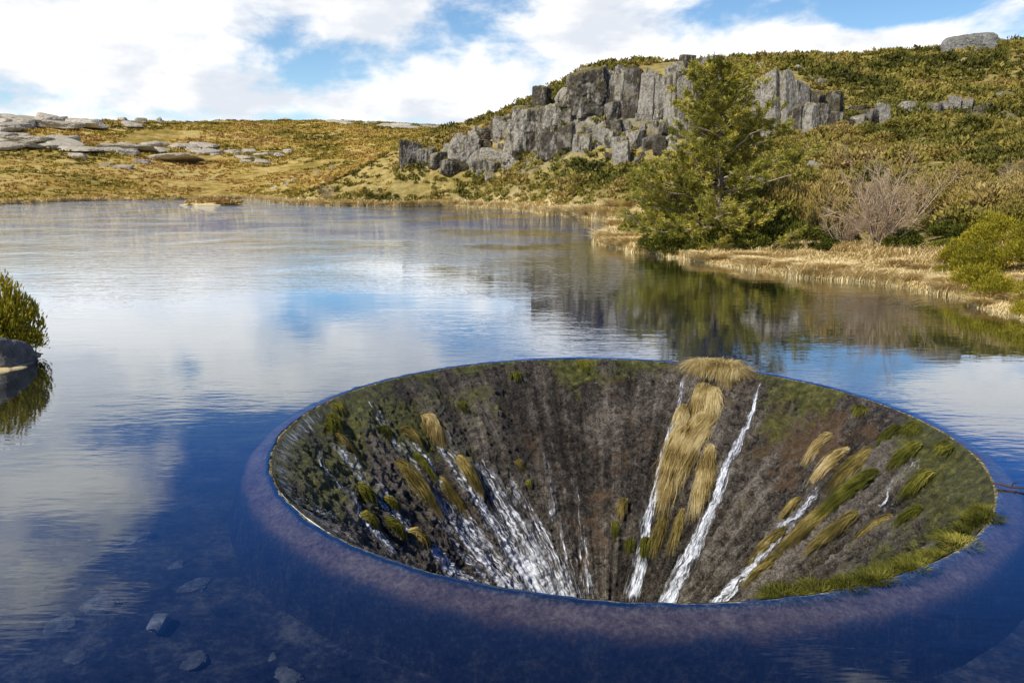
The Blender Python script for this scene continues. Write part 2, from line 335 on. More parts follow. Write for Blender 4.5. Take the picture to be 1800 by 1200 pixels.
def child(o,p):
    o.parent=p; o.matrix_parent_inverse=p.matrix_world.inverted()
bpy.context.view_layer.update()
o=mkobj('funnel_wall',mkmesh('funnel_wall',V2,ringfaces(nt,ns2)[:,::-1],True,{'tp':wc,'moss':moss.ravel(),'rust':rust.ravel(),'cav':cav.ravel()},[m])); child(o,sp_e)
# rim ledge
m,t=newmat('submerged_rim_concrete')
n2=t.noise(t.pos,2.5,6,0.75); n3=t.noise(t.pos,14,5,0.75)
mix_=t.math('ADD',t.math('MULTIPLY',n2,0.5),t.math('MULTIPLY',n3,0.5))
c=t.cramp(mix_,[(0.38,(0.10,0.055,0.036)),(0.5,(0.25,0.150,0.095)),(0.62,(0.46,0.31,0.20))])
rr_=t.attr('rad')
c=t.mix(t.ramp(rr_,7.68,7.52,0,.8),c,t.cramp(n3,[(0.40,(0.05,0.05,0.018)),(0.5,(0.15,0.14,0.05)),(0.62,(0.50,0.46,0.36))]))
c=t.mix(t.ramp(t.math('ADD',rr_,t.math('MULTIPLY',t.math('SUBTRACT',n2,0.5),0.45)),7.88,8.10),c,t.cramp(mix_,[(0.38,(0.010,0.013,0.024)),(0.52,(0.030,0.032,0.044)),(0.66,(0.10,0.085,0.07))]))
t.l.new(diff(t,c,t.bump(n3,0.6,0.05)),t.out.inputs[0])
th=np.linspace(0,2*np.pi,721)[:-1]
prof=[(8.40,-1.3),(8.22,-0.7),(8.10,-0.36),(8.03,-0.24),(7.95,-0.17),(7.8,-0.13),(7.66,-0.08),(7.58,-0.035),(7.52,-0.018),(7.47,-0.04)]
V=np.stack([np.stack([CX+(r+0.06*fbm(np.stack([np.cos(th)*6,np.sin(th)*6,0*th+i*.3],-1),3)*(i<5))*np.cos(th),CY+(r+0.06*fbm(np.stack([np.cos(th)*6,np.sin(th)*6,0*th+i*.3],-1),3)*(i<5))*np.sin(th),z+0.02*fbm(np.stack([np.cos(th)*20,np.sin(th)*20,0*th+i*.3],-1),3)],-1) for i,(r,z) in enumerate(prof)],1)
o=mkobj('rim',mkmesh('rim',V,ringfaces(720,len(prof))[:,::-1],True,{'rad':np.tile([p[0] for p in prof],720)},[m])); child(o,sp_e)

# flowing water streams
m,t=newmat('white_water')
fl=t.attr('flow','Vector'); dn=t.attr('dens')
a1=t.noise(t.scale(fl,(6.5,0.45,1)),1.9,5,0.68,0.4); a2=t.noise(t.scale(fl,(9.0,1.3,1)),2.6,4,0.70,0.3)
al=t.ramp(t.math('ADD',t.math('ADD',t.math('MULTIPLY',a1,0.6),t.math('MULTIPLY',a2,0.4)),t.math('MULTIPLY',t.math('SUBTRACT',dn,0.5),0.36)),0.49,0.68,0,0.92)
d1=princ(t,t.mix(t.ramp(a2,0.38,0.58),(0.42,0.46,0.49),(0.88,0.91,0.95)),0.35,0.5,t.bump(a2,0.9,0.06))
tr=t.node('ShaderNodeBsdfTransparent'); mx=t.node('ShaderNodeMixShader'); t.l.new(al,mx.inputs[0]); t.l.new(tr.outputs[0],mx.inputs[1]); t.l.new(d1,mx.inputs[2]); t.l.new(mx.outputs[0],t.out.inputs[0])
M_foam=m
ST=[(64,.15,66,5.6,.14,.42,.78),(46,.2,39,5.6,.14,.62,.80),(13,1.7,9,5.2,.18,.5,.72),(178,.5,-162,2.4,.40,.8,.60),(170,.5,178,3.9,.35,.8,.62),(151,.15,154,5.2,.25,.6,.72),(158,1.8,160,4.6,.25,.5,.58),
(147,1.1,146,5.4,.35,.65,.72),(139,1.5,133,5.4,.42,.9,.74),(129,2.1,122,5.6,.5,.9,.70),(121,2.6,112,5.6,.45,.8,.64),(103,1.8,108,5.6,.4,.7,.48),(96,2.8,98,5.6,.4,.6,.48),(175,2.4,173,4.5,.4,.8,.72),(25,.2,18,2.4,.25,.3,.36),(-4,.5,-9,1.6,.5,.5,.46),(-150,.1,-160,1.3,.9,.9,.46)]
for i,(t0,d0,t1,d1_,w0,w1,dens) in enumerate(ST):
    L_=260; W_=24
    s_=np.linspace(0,1,L_); v_=np.linspace(-1,1,W_)
    dd=d0+(d1_-d0)*s_; tc_=np.radians(t0+((t1-t0+180)%360-180)*s_); rr=R-dd
    wd=w0+(w1-w0)*s_; lat=0.12*fbm(P3(s_*5+i*9.1,0*s_+i),3)
    TT=tc_[:,None]+((v_[None]*wd[:,None]*0.8+lat[:,None])/rr[:,None]); DD=np.tile(dd[:,None],(1,W_))
    V=wall_pt(TT,DD,0.05)
    de=dens*(0.85+.30*s_[:,None])*(1-np.abs(v_[None])**2.0)*np.minimum(1,s_[:,None]*8+0.3)*np.minimum(1,(1-s_[:,None])*15)+0*DD
    flow=np.stack([(TT-tc_[:,None])*rr[:,None]+i*3.0,DD*1.414,0*TT+i],-1).reshape(-1,3)
    ii=np.arange(L_*W_).reshape(L_,W_); F=np.stack([ii[:-1,:-1],ii[:-1,1:],ii[1:,1:],ii[1:,:-1]],-1).reshape(-1,4)
    mkobj('water_stream',mkmesh('water_stream',V,F,True,{'flow':flow,'dens':de.ravel()},[M_foam]),label="white frothy stream of water running down the mossy funnel wall",category="stream",group="streams falling into the spillway")
na_=900; a=np.radians(np.linspace(150,262,na_)); dd=np.linspace(0.02,0.6,14)
TT,DD=np.meshgrid(a,dd,indexing='ij'); V=wall_pt(TT,DD,0.05)
env=sst(150,172,np.degrees(TT))*sst(262,235,np.degrees(TT))
de=(0.58*env)*np.exp(-((DD-0.16)/0.22)**2)
ii=np.arange(na_*14).reshape(na_,14); F=np.stack([ii[:-1,:-1],ii[:-1,1:],ii[1:,1:],ii[1:,:-1]],-1).reshape(-1,4)
mkobj('water_froth',mkmesh('water_froth',V,F,True,{'flow':np.stack([TT*7.0,DD*1.4,0*TT],-1).reshape(-1,3),'dens':de.ravel()},[M_foam]),kind='structure')

# ---------------- blades ----------------
def ribbons(P,side,wd,tip=0.15):
    N,S,_=P.shape; s_=np.linspace(0,1,S); prof=(1-(1-tip)*s_**2)
    off=side[:,None,:]*(wd[:,None]*prof[None])[...,None]*0.5
    V=np.stack([P-off,P+off],2).reshape(N,S*2,3)
    b=np.arange(N)[:,None]*(S*2); j=np.arange(S-1)[None]*2
    F=np.stack([b+j,b+j+1,b+j+3,b+j+2],-1).reshape(-1,4)
    return V.reshape(-1,3),F
def unit(v): return v/np.maximum(np.linalg.norm(v,axis=-1,keepdims=True),1e-9)
def hanging_tuft(a_deg,dp,length,width,arch,n,mat,label,bw=0.0125,spread=0.25):
    n=int(n*1.5)
    a=math.radians(a_deg); base=wall_pt(np.array([a]),np.array([max(dp,-.05)]))[0]
    inw=np.array([-math.cos(a),-math.sin(a),0]); down=unit(inw+np.array([0,0,-1.0])); nor=unit(inw+np.array([0,0,1.0])); lat=np.array([-math.sin(a),math.cos(a),0])
    u1=rng.normal(0,0.45,n).clip(-1.1,1.1); ln=length*rng.uniform(0.35,1.2,n)*(1-0.35*np.abs(u1)); s_=np.linspace(0,1,8)
    root_d=rng.uniform(-0.12,0.45,n)*length*0.6
    hh=arch*rng.uniform(0.15,1.0,n)*(1-0.5*u1**2)
    prof=np.sin(np.minimum(s_*1.6,1)*math.pi/2)*(1-s_**2.2)+0.05
    wig=rng.normal(0,0.045,(n,8)).cumsum(1)*length*0.35
    sk=rng.normal(0,.10)
    clump=0.12*np.sin(u1*9+dp*7)+0.07*np.sin(u1*23+dp)
    latd=(u1*width*0.5)[:,None]*(0.75+spread*s_[None])+wig+clump[:,None]*s_[None]*width+sk*length*s_[None]
    P=down[None,None]*(root_d[:,None]+ln[:,None]*s_[None])[...,None]+lat[None,None]*latd[...,None]+nor[None,None]*(hh[:,None]*prof[None]+0.04+wig*.3)[...,None]
    side=unit(lat[None]+rng.normal(0,0.6,(n,3)))
    V,F=ribbons(P,side,bw*rng.uniform(0.6,1.5,n))
    return mkobj('grass_tussock',mkmesh('grass_tussock',V,F,True,None,[mat]),tuple(base),label=label,category="grass tussock",group="grass tussocks growing in the spillway")
G="long golden dry grass tussock hanging down the funnel wall"; B="wet brown grass tussock drooping on the funnel wall"; Mo="green mossy grass clump clinging to the funnel wall"
for r in [(54,.05,.6,.8,.45,500,M_gstraw,G),(59,.5,1.1,.5,.25,650,M_gstraw,G),(62,1.1,.9,.5,.25,450,M_gstraw,G),
 (60,1.5,2.3,.65,.32,1500,M_gstraw,G),(54,1.1,2.1,.38,.26,750,M_gstraw,G),(51,2.0,1.8,.28,.2,450,M_gstraw,G),(56,.6,1.1,.45,.26,500,M_gstraw,G),(57,1.2,1.2,.4,.24,400,M_gstraw,G),(60,3.6,1.0,.3,.18,250,M_brown,B),(53,3.4,1.1,.22,.12,200,M_brown,B),(65,4.1,.6,.3,.25,200,M_moss,Mo),
 (137,1.0,1.0,.45,.35,700,M_gstraw,G),(136,2.1,1.1,.35,.25,450,M_brown,B),(146,1.1,.6,.35,.25,350,M_brown,B),(148,1.7,.8,.3,.2,350,M_moss,Mo),(157,1.7,1.5,.45,.3,800,M_brown,"large olive brown grass tussock draped on the funnel wall"),(145,2.3,1.1,.35,.22,400,M_brown,B),
 (168,.5,1.0,.3,.2,350,M_brown,B),(164,.25,.45,.45,.2,300,M_moss,Mo),(168,.35,.4,.35,.2,220,M_moss,Mo),(177,1.5,.55,.45,.22,350,M_moss,Mo),(182,2.2,.55,.45,.22,400,M_moss,Mo),(190,1.7,.45,.4,.22,300,M_moss,Mo),(176,2.7,.65,.75,.35,700,M_brown,"rounded olive grass clump on the lower funnel wall"),(172,2.0,.45,.3,.2,200,M_moss,Mo),
 (115,2.4,.35,.25,.15,150,M_brown,B),(114,2.9,.25,.2,.1,80,M_moss,Mo),(77,3.4,.55,.3,.2,250,M_brown,B),(80,3.9,.5,.25,.2,180,M_moss,Mo),(72,4.2,.4,.3,.15,160,M_moss,Mo),
 (22,.95,.9,.24,.22,350,M_gstraw,G),(16,1.05,1.1,.3,.24,500,M_gstraw,G),(12,2.9,1.1,.25,.15,250,M_brown,B),(16,2.3,.7,.2,.12,180,M_brown,B),
 (8,.3,.6,.45,.12,450,M_moss,Mo),(9,.9,1.2,.4,.14,420,M_brown,B),(-1,.4,.8,.5,.12,450,M_moss,Mo),(1,1.2,1.5,.4,.14,480,M_moss,Mo),(4,2.1,1.6,.35,.14,420,M_brown,B),(2,3.3,1.0,.3,.14,260,M_brown,B),
 (-9,.6,.8,.5,.12,400,M_moss,Mo),(-13,1.5,.9,.5,.14,350,M_brown,B),(-6,1.9,1.3,.35,.14,360,M_brown,B),(-20,1.0,.6,.5,.12,320,M_moss,Mo),(90,.05,.35,.5,.12,250,M_moss,Mo),(20,.2,.3,.5,.12,200,M_moss,Mo),
 (5,.1,.4,.6,.10,300,M_moss,Mo),(-6,.1,.4,.6,.10,300,M_moss,Mo),(160,.1,.35,.5,.12,200,M_moss,Mo),(152,.9,.4,.4,.15,200,M_moss,Mo),(126,.9,.35,.35,.12,160,M_moss,Mo),(108,.3,.3,.5,.1,160,M_moss,Mo)]:
    hanging_tuft(*r)
def upright(n,h,rad,seed,S=5,lean=0.6,bw=0.02,droop=0.45):
    g=np.random.default_rng(seed)
    a=g.uniform(0,2*np.pi,n); rr=rad*np.sqrt(g.uniform(0,1,n))*0.45
    root=np.stack([rr*np.cos(a),rr*np.sin(a),0*a],-1); out=np.stack([np.cos(a),np.sin(a),0*a],-1)+g.normal(0,0.4,(n,3))*[1,1,0]
    s_=np.linspace(0,1,S); hh=h*g.uniform(0.5,1.1,n); le=lean*g.uniform(0.2,1.2,n)*h
    P=root[:,None]+out[:,None]*(le[:,None]*s_[None]**1.7)[...,None]; P[...,2]+=hh[:,None]*(s_-droop*s_**3)[None]
    side=unit(np.cross(out,[0,0,1])+g.normal(0,0.4,(n,3)))
    return ribbons(P,side,bw*g.uniform(0.6,1.5,n))
TOPM=[mkmesh('rim_tussock',*upright(1500,.85,.9,500+k,9,.75,.013,1.25),True,None,[M_gstraw]) for k in range(3)]
for k,(a_,r_,s_) in enumerate([(60.5,7.50,.80),(56.5,7.55,.9),(53,7.45,.65)]):
    a=math.radians(a_); o=mkobj('rim_tussock',TOPM[k],(CX+r_*math.cos(a),CY+r_*math.sin(a),-.06),label="thick dry golden grass tussock drooping over the spillway lip",category="grass tussock",group="grass tussocks growing in the spillway"); o.scale=(s_,s_,s_*.95); o.rotation_euler=(0,0,k*2)
UP=[mkmesh('rim_grass',*upright(620,0.15,0.62,k,bw=0.010,lean=.8),True,None,[M_moss]) for k in range(4)]
for k in range(34):
    a=math.radians(-80+46*(k+rng.uniform(-.6,.6))/33); dpp=rng.uniform(0.03,0.34)
    b=wall_pt(np.array([a]),np.array([dpp]))[0]
    o=mkobj('rim_grass',UP[k%4],tuple(b),label="short green grass tuft growing on the spillway lip",category="grass tuft",group="green grass tufts on the spillway lip")
    s_=rng.uniform(.5,1.1); o.scale=(s_,s_,s_*rng.uniform(.8,1.6)); o.rotation_euler=(0,0,rng.uniform(0,6))

# ---------------- rocks ----------------
import bmesh
bm=bmesh.new(); bmesh.ops.create_icosphere(bm,subdivisions=5,radius=1.0)
IV=np.array([v.co for v in bm.verts]); IF=np.array([[v.index for v in f.verts] for f in bm.faces]); bm.free()
IV=unit(IV)
def rockmesh(name,seed,box=(1,1,1),nch=7,jit=0.12,mat=None,rough=0.05,p=26.0):
    g=np.random.default_rng(seed)
    N=[];Dn=[]
    for ax in range(3):
        for s_ in (-1,1):
            v=np.zeros(3); v[ax]=s_; v=unit(v+g.normal(0,jit,3)); N.append(v); Dn.append(box[ax]*g.uniform(0.9,1.05))
    for i in range(nch):
        v=unit(g.normal(0,1,3)); N.append(v); Dn.append((np.abs(v)*np.array(box)).sum()*g.uniform(0.62,0.86))
    N=np.array(N);Dn=np.array(Dn)
    dt=IV@N.T; rr=np.where(dt>1e-3,Dn/np.maximum(dt,1e-3),1e3)
    r=(rr**-p).sum(1)**(-1/p)
    V=IV*r[:,None]
    V=V+IV*(rough*1.3*fbm(V*2.2+seed,5,0.6)+rough*0.8*fbm(V*7+seed,3))[:,None]
    return mkmesh(name,V,IF,False,None,[mat])
COLM=[rockmesh('granite_block',10+k,(1,1,1),6,0.09,M_rock,.09) for k in range(12)]
BOUM=[rockmesh('granite_boulder',40+k,(1,.9,.7),10,0.18,M_rock,0.06) for k in range(6)]
SHOM=[rockmesh('shore_boulder',50+k,(1,.9,.8),9,0.2,M_rockg,0.07,7.0) for k in range(3)]
PALM=[rockmesh('pale_boulder',60+k,(1,.8,.75),9,0.2,M_rockl,0.07,12.0) for k in range(6)]
def gz(x,y): return float(height(np.array([x]),np.array([y]))[0][0])
def rock(name,mesh,x,y,z0,h,wd,dp_,label,group,rot=None,tilt=0.06):
    zb=min(gz(x,y),z0)-1.0; top=z0+h; hz=(top-zb)/2
    o=mkobj(name,mesh,(x,y,(top+zb)/2),label=label,category="rock",group=group)
    o.scale=(wd/2*1.08,dp_/2,hz*.97); o.rotation_euler=(rng.normal(0,tilt),rng.normal(0,tilt),rng.uniform(-.6,.6) if rot is None else rot)
    return o
LB="tall grey granite block standing in the hillside cliff"; GC="granite blocks forming the hillside cliff"
RK=[(.094,206,.088,.139,.046),(.129,202,.050,.136,.022),(.147,200,.05,.137,.019),(.164,199,.05,.132,.020),(.180,198,.055,.135,.019),(.197,196,.06,.130,.020),(.214,194,.06,.131,.019),(.232,192,.062,.125,.019),(.25,188,.065,.128,.020),(.268,186,.07,.124,.018),(.285,184,.07,.126,.020),(.303,178,.075,.126,.019),
(.022,215,.060,.096,.043),(.053,212,.062,.102,.03),(.036,218,.10,.116,.018),(.064,208,.055,.084,.026),
(.045,200,.033,.068,.024),(.068,198,.035,.072,.022),(.090,196,.032,.068,.022),(.111,195,.03,.073,.020),(.13,194,.03,.062,.022),(.152,192,.03,.070,.020),(.172,191,.03,.064,.022),(.194,190,.03,.060,.022),(.217,188,.033,.058,.024),
(-.060,232,.020,.058,.04),(-.023,228,.018,.047,.03),(.004,224,.018,.049,.032),(-.011,236,.052,.082,.022),(.03,215,.018,.040,.027),(.055,205,.016,.034,.024),(-.128,238,.020,.052,.024),(-.109,238,.02,.048,.022),(-.092,236,.02,.042,.026),(-.078,230,.016,.032,.02),(-.04,228,.016,.034,.018),(.078,195,.016,.028,.022),(.11,190,.014,.028,.024),(-.03,240,.05,.070,.02),(-.045,238,.045,.062,.02),(.01,222,.045,.066,.025),
(.318,152,.082,.134,.022),(.338,152,.084,.137,.020),(.356,153,.085,.126,.020),(.374,154,.085,.114,.018),(.396,155,.085,.112,.019),(.430,156,.086,.102,.019),(.455,156,.088,.100,.018)]
ledge=[]
for i,(a,D_,T0,T1,wa) in enumerate(RK):
    z0=5.5+D_*T0; h_=D_*(T1-T0)+rng.uniform(-1.0,.6); rock('granite_block',COLM[i%12],a*D_,D_,z0,h_,wa*D_,wa*D_*rng.uniform(.8,1.3),LB,GC)
    if T1<.10 or i%3==0: ledge.append((a*D_+rng.uniform(-.8,.8),D_+rng.uniform(-.5,1.2),z0+h_-.35))
for i in range(9): rock('granite_block',COLM[i%12],47.5+2.1*i+rng.uniform(-.3,.3),135+rng.uniform(-1,1),14,4.2+rng.uniform(-2.4,.8),rng.uniform(1.8,2.8),2.6,"small upright granite block on the shrubby slope",GC)
for i in range(8): rock('granite_block',COLM[(i+3)%12],73+2.3*i,150+rng.uniform(-1,1),18,3.8+rng.uniform(-2.2,.6),rng.uniform(1.8,2.8),2.6,"small upright granite block on the shrubby slope",GC)
rock('granite_boulder',SHOM[0],124,222,39,7.2,11.5,8,"big rounded granite boulder on top of the hill","scattered granite boulders",0)
cand=np.stack([rng.uniform(-34,60,9000),rng.uniform(148,245,9000)],-1)
cand=cand[(cand[:,1]>225-cand[:,0]*1.1-12)|(cand[:,0]>35)]
hz=height(cand[:,0],cand[:,1])[0]; hz2=height(cand[:,0],cand[:,1]+2.0)[0]; slope=(hz2-hz)/2
sel=cand[(slope>0.42)&(sdf(cand[:,0],cand[:,1])>12)][:160]
for i,(x,y) in enumerate(sel):
    z=gz(x,y); wd=rng.uniform(1.4,3.8); rock('granite_block',COLM[i%12],x,y,z,wd*rng.uniform(.4,1.2),wd,wd,"angular grey granite block wedged in the cliff face",GC,None,.12)
for i in range(60):
    a=rng.uniform(-.1,.66); y=rng.uniform(95,225); x=a*y
    if sdf(np.array([x]),np.array([y]))[0]<5: continue
    wd=rng.uniform(1.0,3.6); rock('granite_boulder',BOUM[i%6],x,y,gz(x,y),wd*.4,wd,wd,"weathered granite boulder among the heath shrubs","scattered granite boulders",None,.2)
PL="pale sunlit granite slab on the brown moor"; PG="pale granite outcrops on the moor"
for (a,y,wd,h,n) in [(-.60,505,44,6,14),(-.63,430,45,5,9),(-.55,425,44,5,10),(-.50,430,24,4,7),(-.46,590,14,7,3),(-.62,490,34,6,7),(-.52,540,30,5,6),(-.42,480,26,4,8),(-.36,470,26,4,9),(-.31,440,16,3,6),(-.25,360,6,2,3),(-.185,300,5,2,3),(-.2,700,30,4,5),(-.12,620,34,4,5),(-.28,820,30,3,3),(-.3,330,5,2,2),(-.48,380,14,3,4)]:
    for k in range(n):
        x=a*y+rng.normal(0,wd*.42); yy=y+rng.normal(0,14); s_=wd*rng.uniform(.13,.30)
        rock('pale_boulder',PALM[int(rng.integers(6))],x,yy,gz(x,yy),h*rng.uniform(.4,1.0),s_*2,s_*1.6,PL,PG,None,.1)
rock('granite_boulder',SHOM[1],-16.2,23.5,0,.85,2.1,1.6,"grey lichen covered boulder at the water's edge","scattered granite boulders",.3)
rock('granite_boulder',SHOM[2],-15.3,22.9,-.3,.5,.8,.8,"grey lichen covered boulder at the water's edge","scattered granite boulders",.3)
for (x,y,s_) in [(-66,243,3),(-62,236,2.4),(-69,246,2)]: rock('granite_boulder',BOUM[1],x,y,0,s_*.6,s_,s_,"grey boulder on the far lake shore","scattered granite boulders")
def stonemat(nm,k):
    m,t=newmat(nm); c=t.cramp(t.noise(t.pos,5,6,0.7),[(0.3,(0.06*k,0.055*k,0.045*k)),(0.5,(0.12*k,0.11*k,0.09*k)),(0.7,(0.24*k,0.22*k,0.17*k))]); t.l.new(diff(t,c,t.bump(t.noise(t.pos,9,5),0.7,0.05)),t.out.inputs[0]); return m
STM=[rockmesh('submerged_stone',80+k,(1,.85,.6),3,.2,stonemat('submerged_stone',1.0),.12,4.0) for k in range(5)]
STL=rockmesh('submerged_stone',91,(1,.8,.5),6,.2,stonemat('pale_submerged_stone',2.4),.08,7.0)
S=[(-5.3,10.6,.22),(-7.1,13.7,.38),(-7.5,12.8,.22),(-5.3,12,.30),(-6.6,11.2,.36),(-6.9,10.8,.26),(-3.1,9.5,.30),(-4.5,9.9,.26)]+[(rng.uniform(-9,-2.0),rng.uniform(8.0,14.5),rng.uniform(.06,.20)) for _ in range(34)]
for i,(x,y,s_) in enumerate(S):
    if math.hypot(x-CX,y-CY)<8.7: continue
    o=mkobj('submerged_stone',STL if i==0 else STM[i%5],(x,y,gz(x,y)-.03*(i>0)+(0.15 if i==0 else 0)),label="pale flat stone lying on the dark lake bed" if i==0 else "dull flat stone lying on the dark lake bed",category="stone",group="stones on the lake bed"); o.scale=(s_,s_*rng.uniform(.6,1),s_*.4); o.rotation_euler=(rng.normal(0,.12),rng.normal(0,.12),rng.uniform(0,6))

# ---------------- shrubs ----------------
def shrub_quads(n,seed,leaf,flat=0.75,lumps=7,aspect=0.45,upright_=0.4):
    g=np.random.default_rng(seed)
    lc=unit(g.normal(0,1,(lumps,3)))*g.uniform(.25,.62,(lumps,1)); lc[:,2]=np.abs(lc[:,2])*flat+.12; lr=g.uniform(.28,.5,lumps)
    k=g.integers(0,lumps,n); dr=unit(g.normal(0,1,(n,3))); dr[:,2]=np.where(dr[:,2]<-.3,-dr[:,2],dr[:,2])
    c=lc[k]+dr*(lr[k]*g.uniform(.55,1.05,n))[:,None]; c[:,2]=np.maximum(c[:,2]*flat*1.25,0.02)
    ax=unit(dr+np.array([0,0,upright_*2])+g.normal(0,.5,(n,3))); sd_=unit(np.cross(ax,g.normal(0,1,(n,3))))
    ln=leaf*g.uniform(.6,1.4,n)[:,None]; wd=ln*aspect
    return np.stack([c-ax*ln*.5,c+sd_*wd*.5,c+ax*ln*.6,c-sd_*wd*.5],1)
def quads_mesh(name,q,mat):
    V=q.reshape(-1,3); F=np.arange(len(V)).reshape(-1,4); return mkmesh(name,V,F,False,None,[mat])
near_sh={'h':[quads_mesh('heath_shrub',shrub_quads(1500,100+k,.13),M_heath) for k in range(5)],
 'd':[quads_mesh('juniper_shrub',shrub_quads(3600,120+k,.10,.8),M_dark) for k in range(3)],
 'g':[quads_mesh('broom_shrub',shrub_quads(5500,130+k,.08,.95,14,.35,.6),M_gold) for k in range(3)],
 'o':[quads_mesh('broom_shrub',shrub_quads(4800,140+k,.09,1.0,11,.30,.7),M_heath) for k in range(3)]}
def shrub(kind,name,x,y,r,hs_,label,group,z=None):
    k=near_sh[kind]; me=k[int(rng.integers(len(k)))]
    o=mkobj(name,me,(x,y,(gz(x,y) if z is None else z)-.1),label=label,category="shrub",group=group); o.scale=(r,r,r*hs_); o.rotation_euler=(0,0,rng.uniform(0,6.28)); return o
JG="dark shrubs around the pine"
for (x,y,r,h) in [(12.6,62.5,2.6,.9),(15.2,61.5,2.4,.9),(18.2,60.5,2.3,.8),(20.6,62.5,2.8,1.1),(22.6,60,2.4,.9),(17,66,3,1.0),(11.9,65.5,2.2,.9),(26.8,53.5,1.9,.9),(20.5,57.5,1.6,.6),(22,65,3,1.2),(24.5,58.5,1.9,.8),(31,55,2.2,.9),(29.2,52.5,2.2,.8),(28.0,50.3,1.5,.7),(22.9,57.2,1.5,.7)]:
    shrub('d','juniper_shrub',x,y,r,h,"dense dark green juniper shrub beside the pine tree",JG)
for (x,y,r,h) in [(24.6,62.5,3.2,1.25),(22.9,65,3.2,1.3),(27.5,68,3,1.1),(30.5,66,2.6,1.0),(33.5,64,2.6,1.0),(37.5,59,2.2,.9),(36,55,2.3,.9),(35.5,61,2.2,.9),(38,65,2.4,.9),(41,63,2.4,.9),(36.5,68,2.3,.9),(40,70,2.4,.9),(34.5,49.5,2.0,.9),(33.5,53,2.0,.8),(32,47,2.0,.8)]: shrub('o','broom_shrub',x,y,r,h,"tall olive broom bush on the grassy bank","tall broom bushes")
for (x,y,r,h) in [(23.7,39.4,1.8,.8),(22.7,36.6,1.5,.8),(25.4,42.6,2.0,.85),(23.2,34.0,1.6,.8),(21.9,32.6,1.0,.7),(28.5,47.5,2.0,.8),(30.5,50.0,2.0,.8),(27.2,40.6,2.0,.8),(26,36.5,2.0,.8),(24.8,32.6,1.6,.8),(26.4,46.2,1.6,.85),(29.5,44.5,2.0,.8),(24.1,43.2,1.1,.7),(33,57.5,2.0,.8),(30.2,57,1.6,.8)]:
    shrub('g','broom_shrub',x,y,r,h,"yellow green heath shrub on the lake bank","yellow green shrubs on the bank")
for (x,y,r,h) in [(-16.6,25.0,1.8,1.3),(-18.4,25.6,2.1,1.3),(-17.2,24.2,1.5,1.1),(-16.0,24.8,1.1,1.0),(-16.5,24.2,1.0,.9)]: shrub('g','broom_shrub',x,y,r,h,"yellow green shrub behind a boulder at the shore","yellow green shrubs on the bank")
for (x,y,z_) in ledge: shrub('h','heath_shrub',x,y,rng.uniform(1.0,1.9),rng.uniform(.5,.8),"low shrub growing on a cliff ledge","heath shrubs on the slope",z_)
nled=len(ledge)
N=30000
a=np.tan(np.radians(rng.uniform(-38,38,N))); yy=np.sqrt(rng.uniform(46**2,262**2,N)); xx=a*yy
z,dd=height(xx,yy); z2=height(xx,yy+1.5)[0]; sl=(z2-z)/1.5
dens=fbm(P3(xx/16,yy/16),3)
ok=(dd>3.8)&(sl<1.3)&((sl<.8)|(rng.uniform(0,1,N)<.3))&(dens>-0.42)&(rng.uniform(0,1,N)<0.66)&~((yy<62)&(xx<27))&~((np.hypot(xx-27.5,yy-57)<4.5))&~((yy<56)&(dd<8))&~((xx<-35)&(yy>225))
xx,yy,z,dens=xx[ok],yy[ok],z[ok],dens[ok]
rs=rng.uniform(.5,1.05,len(xx))*(1.0+1.5*rng.uniform(0,1,len(xx))**3)*(1.0+0.6*np.clip(dens,0,1))*np.where(yy>190,1.25,1.2)
order=np.argsort(-(rs/np.hypot(xx,yy))); nearI=order[:298-nled]; farI=order[298-nled:]
for i in nearI: shrub('h','heath_shrub',xx[i],yy[i],rs[i]*1.15,rng.uniform(.65,1.0),"low olive brown heath shrub on the slope","heath shrubs on the slope",z[i])
def merged(name,xx,yy,zz,rs,n,leaf,mat,seed,flat=.75,asp=.6):
    T=np.stack([shrub_quads(n,seed+k,leaf,flat,6,asp) for k in range(8)])
    k=rng.integers(0,8,len(xx)); q=T[k].copy()
    c,s_=np.cos(k*1.7+xx),np.sin(k*1.7+xx); qx=q[...,0]*c[:,None,None]-q[...,1]*s_[:,None,None]; qy=q[...,0]*s_[:,None,None]+q[...,1]*c[:,None,None]
    q[...,0]=qx;q[...,1]=qy; q*=(rs[:,None,None,None]*np.array([1,1,.95])); q+=np.stack([xx,yy,zz-.1],-1)[:,None,None,:]
    return mkobj(name,quads_mesh(name,q.reshape(-1,4,3),mat),kind='stuff')
f1=farI[np.hypot(xx[farI],yy[farI])<125]; f2=farI[np.hypot(xx[farI],yy[farI])>=125]
merged('heath_cover',xx[f1],yy[f1],z[f1],rs[f1],120,.25,M_heath,200)
merged('hillside_heath_cover',xx[f2],yy[f2],z[f2],rs[f2],56,.32,M_heath,210)
print('heath',len(f1),len(f2))
N=32000
a=np.tan(np.radians(rng.uniform(-36,6,N))); yy=205+655*rng.uniform(0,1,N)**0.8; xx=a*yy
z,dd=height(xx,yy); dens=fbm(P3(xx/45,yy/45),3)
ok=(dd>3)&(dens>-.45)&(rng.uniform(0,1,N)<np.where(yy<330,1.0,.8)); ok&=~((xx>-35)&(yy<262)); xx,yy,z=xx[ok],yy[ok],z[ok]
merged('moor_cover',xx,yy,z-.2,rng.uniform(.9,2.4,len(xx))*np.where(yy>400,1.7,1.2),24,.36,M_far,230,.38)
print('moor',len(xx))
x=rng.uniform(-92,-76,90); y=rng.uniform(218.5,225,90); k=(((x+84)/9)**2+((y-222)/4)**2)<1; x,y=x[k],y[k]
merged('island_heath',x,y,height(x,y)[0]+.1,rng.uniform(.9,1.7,len(x)),60,.35,M_far,260,.7)
N=80000
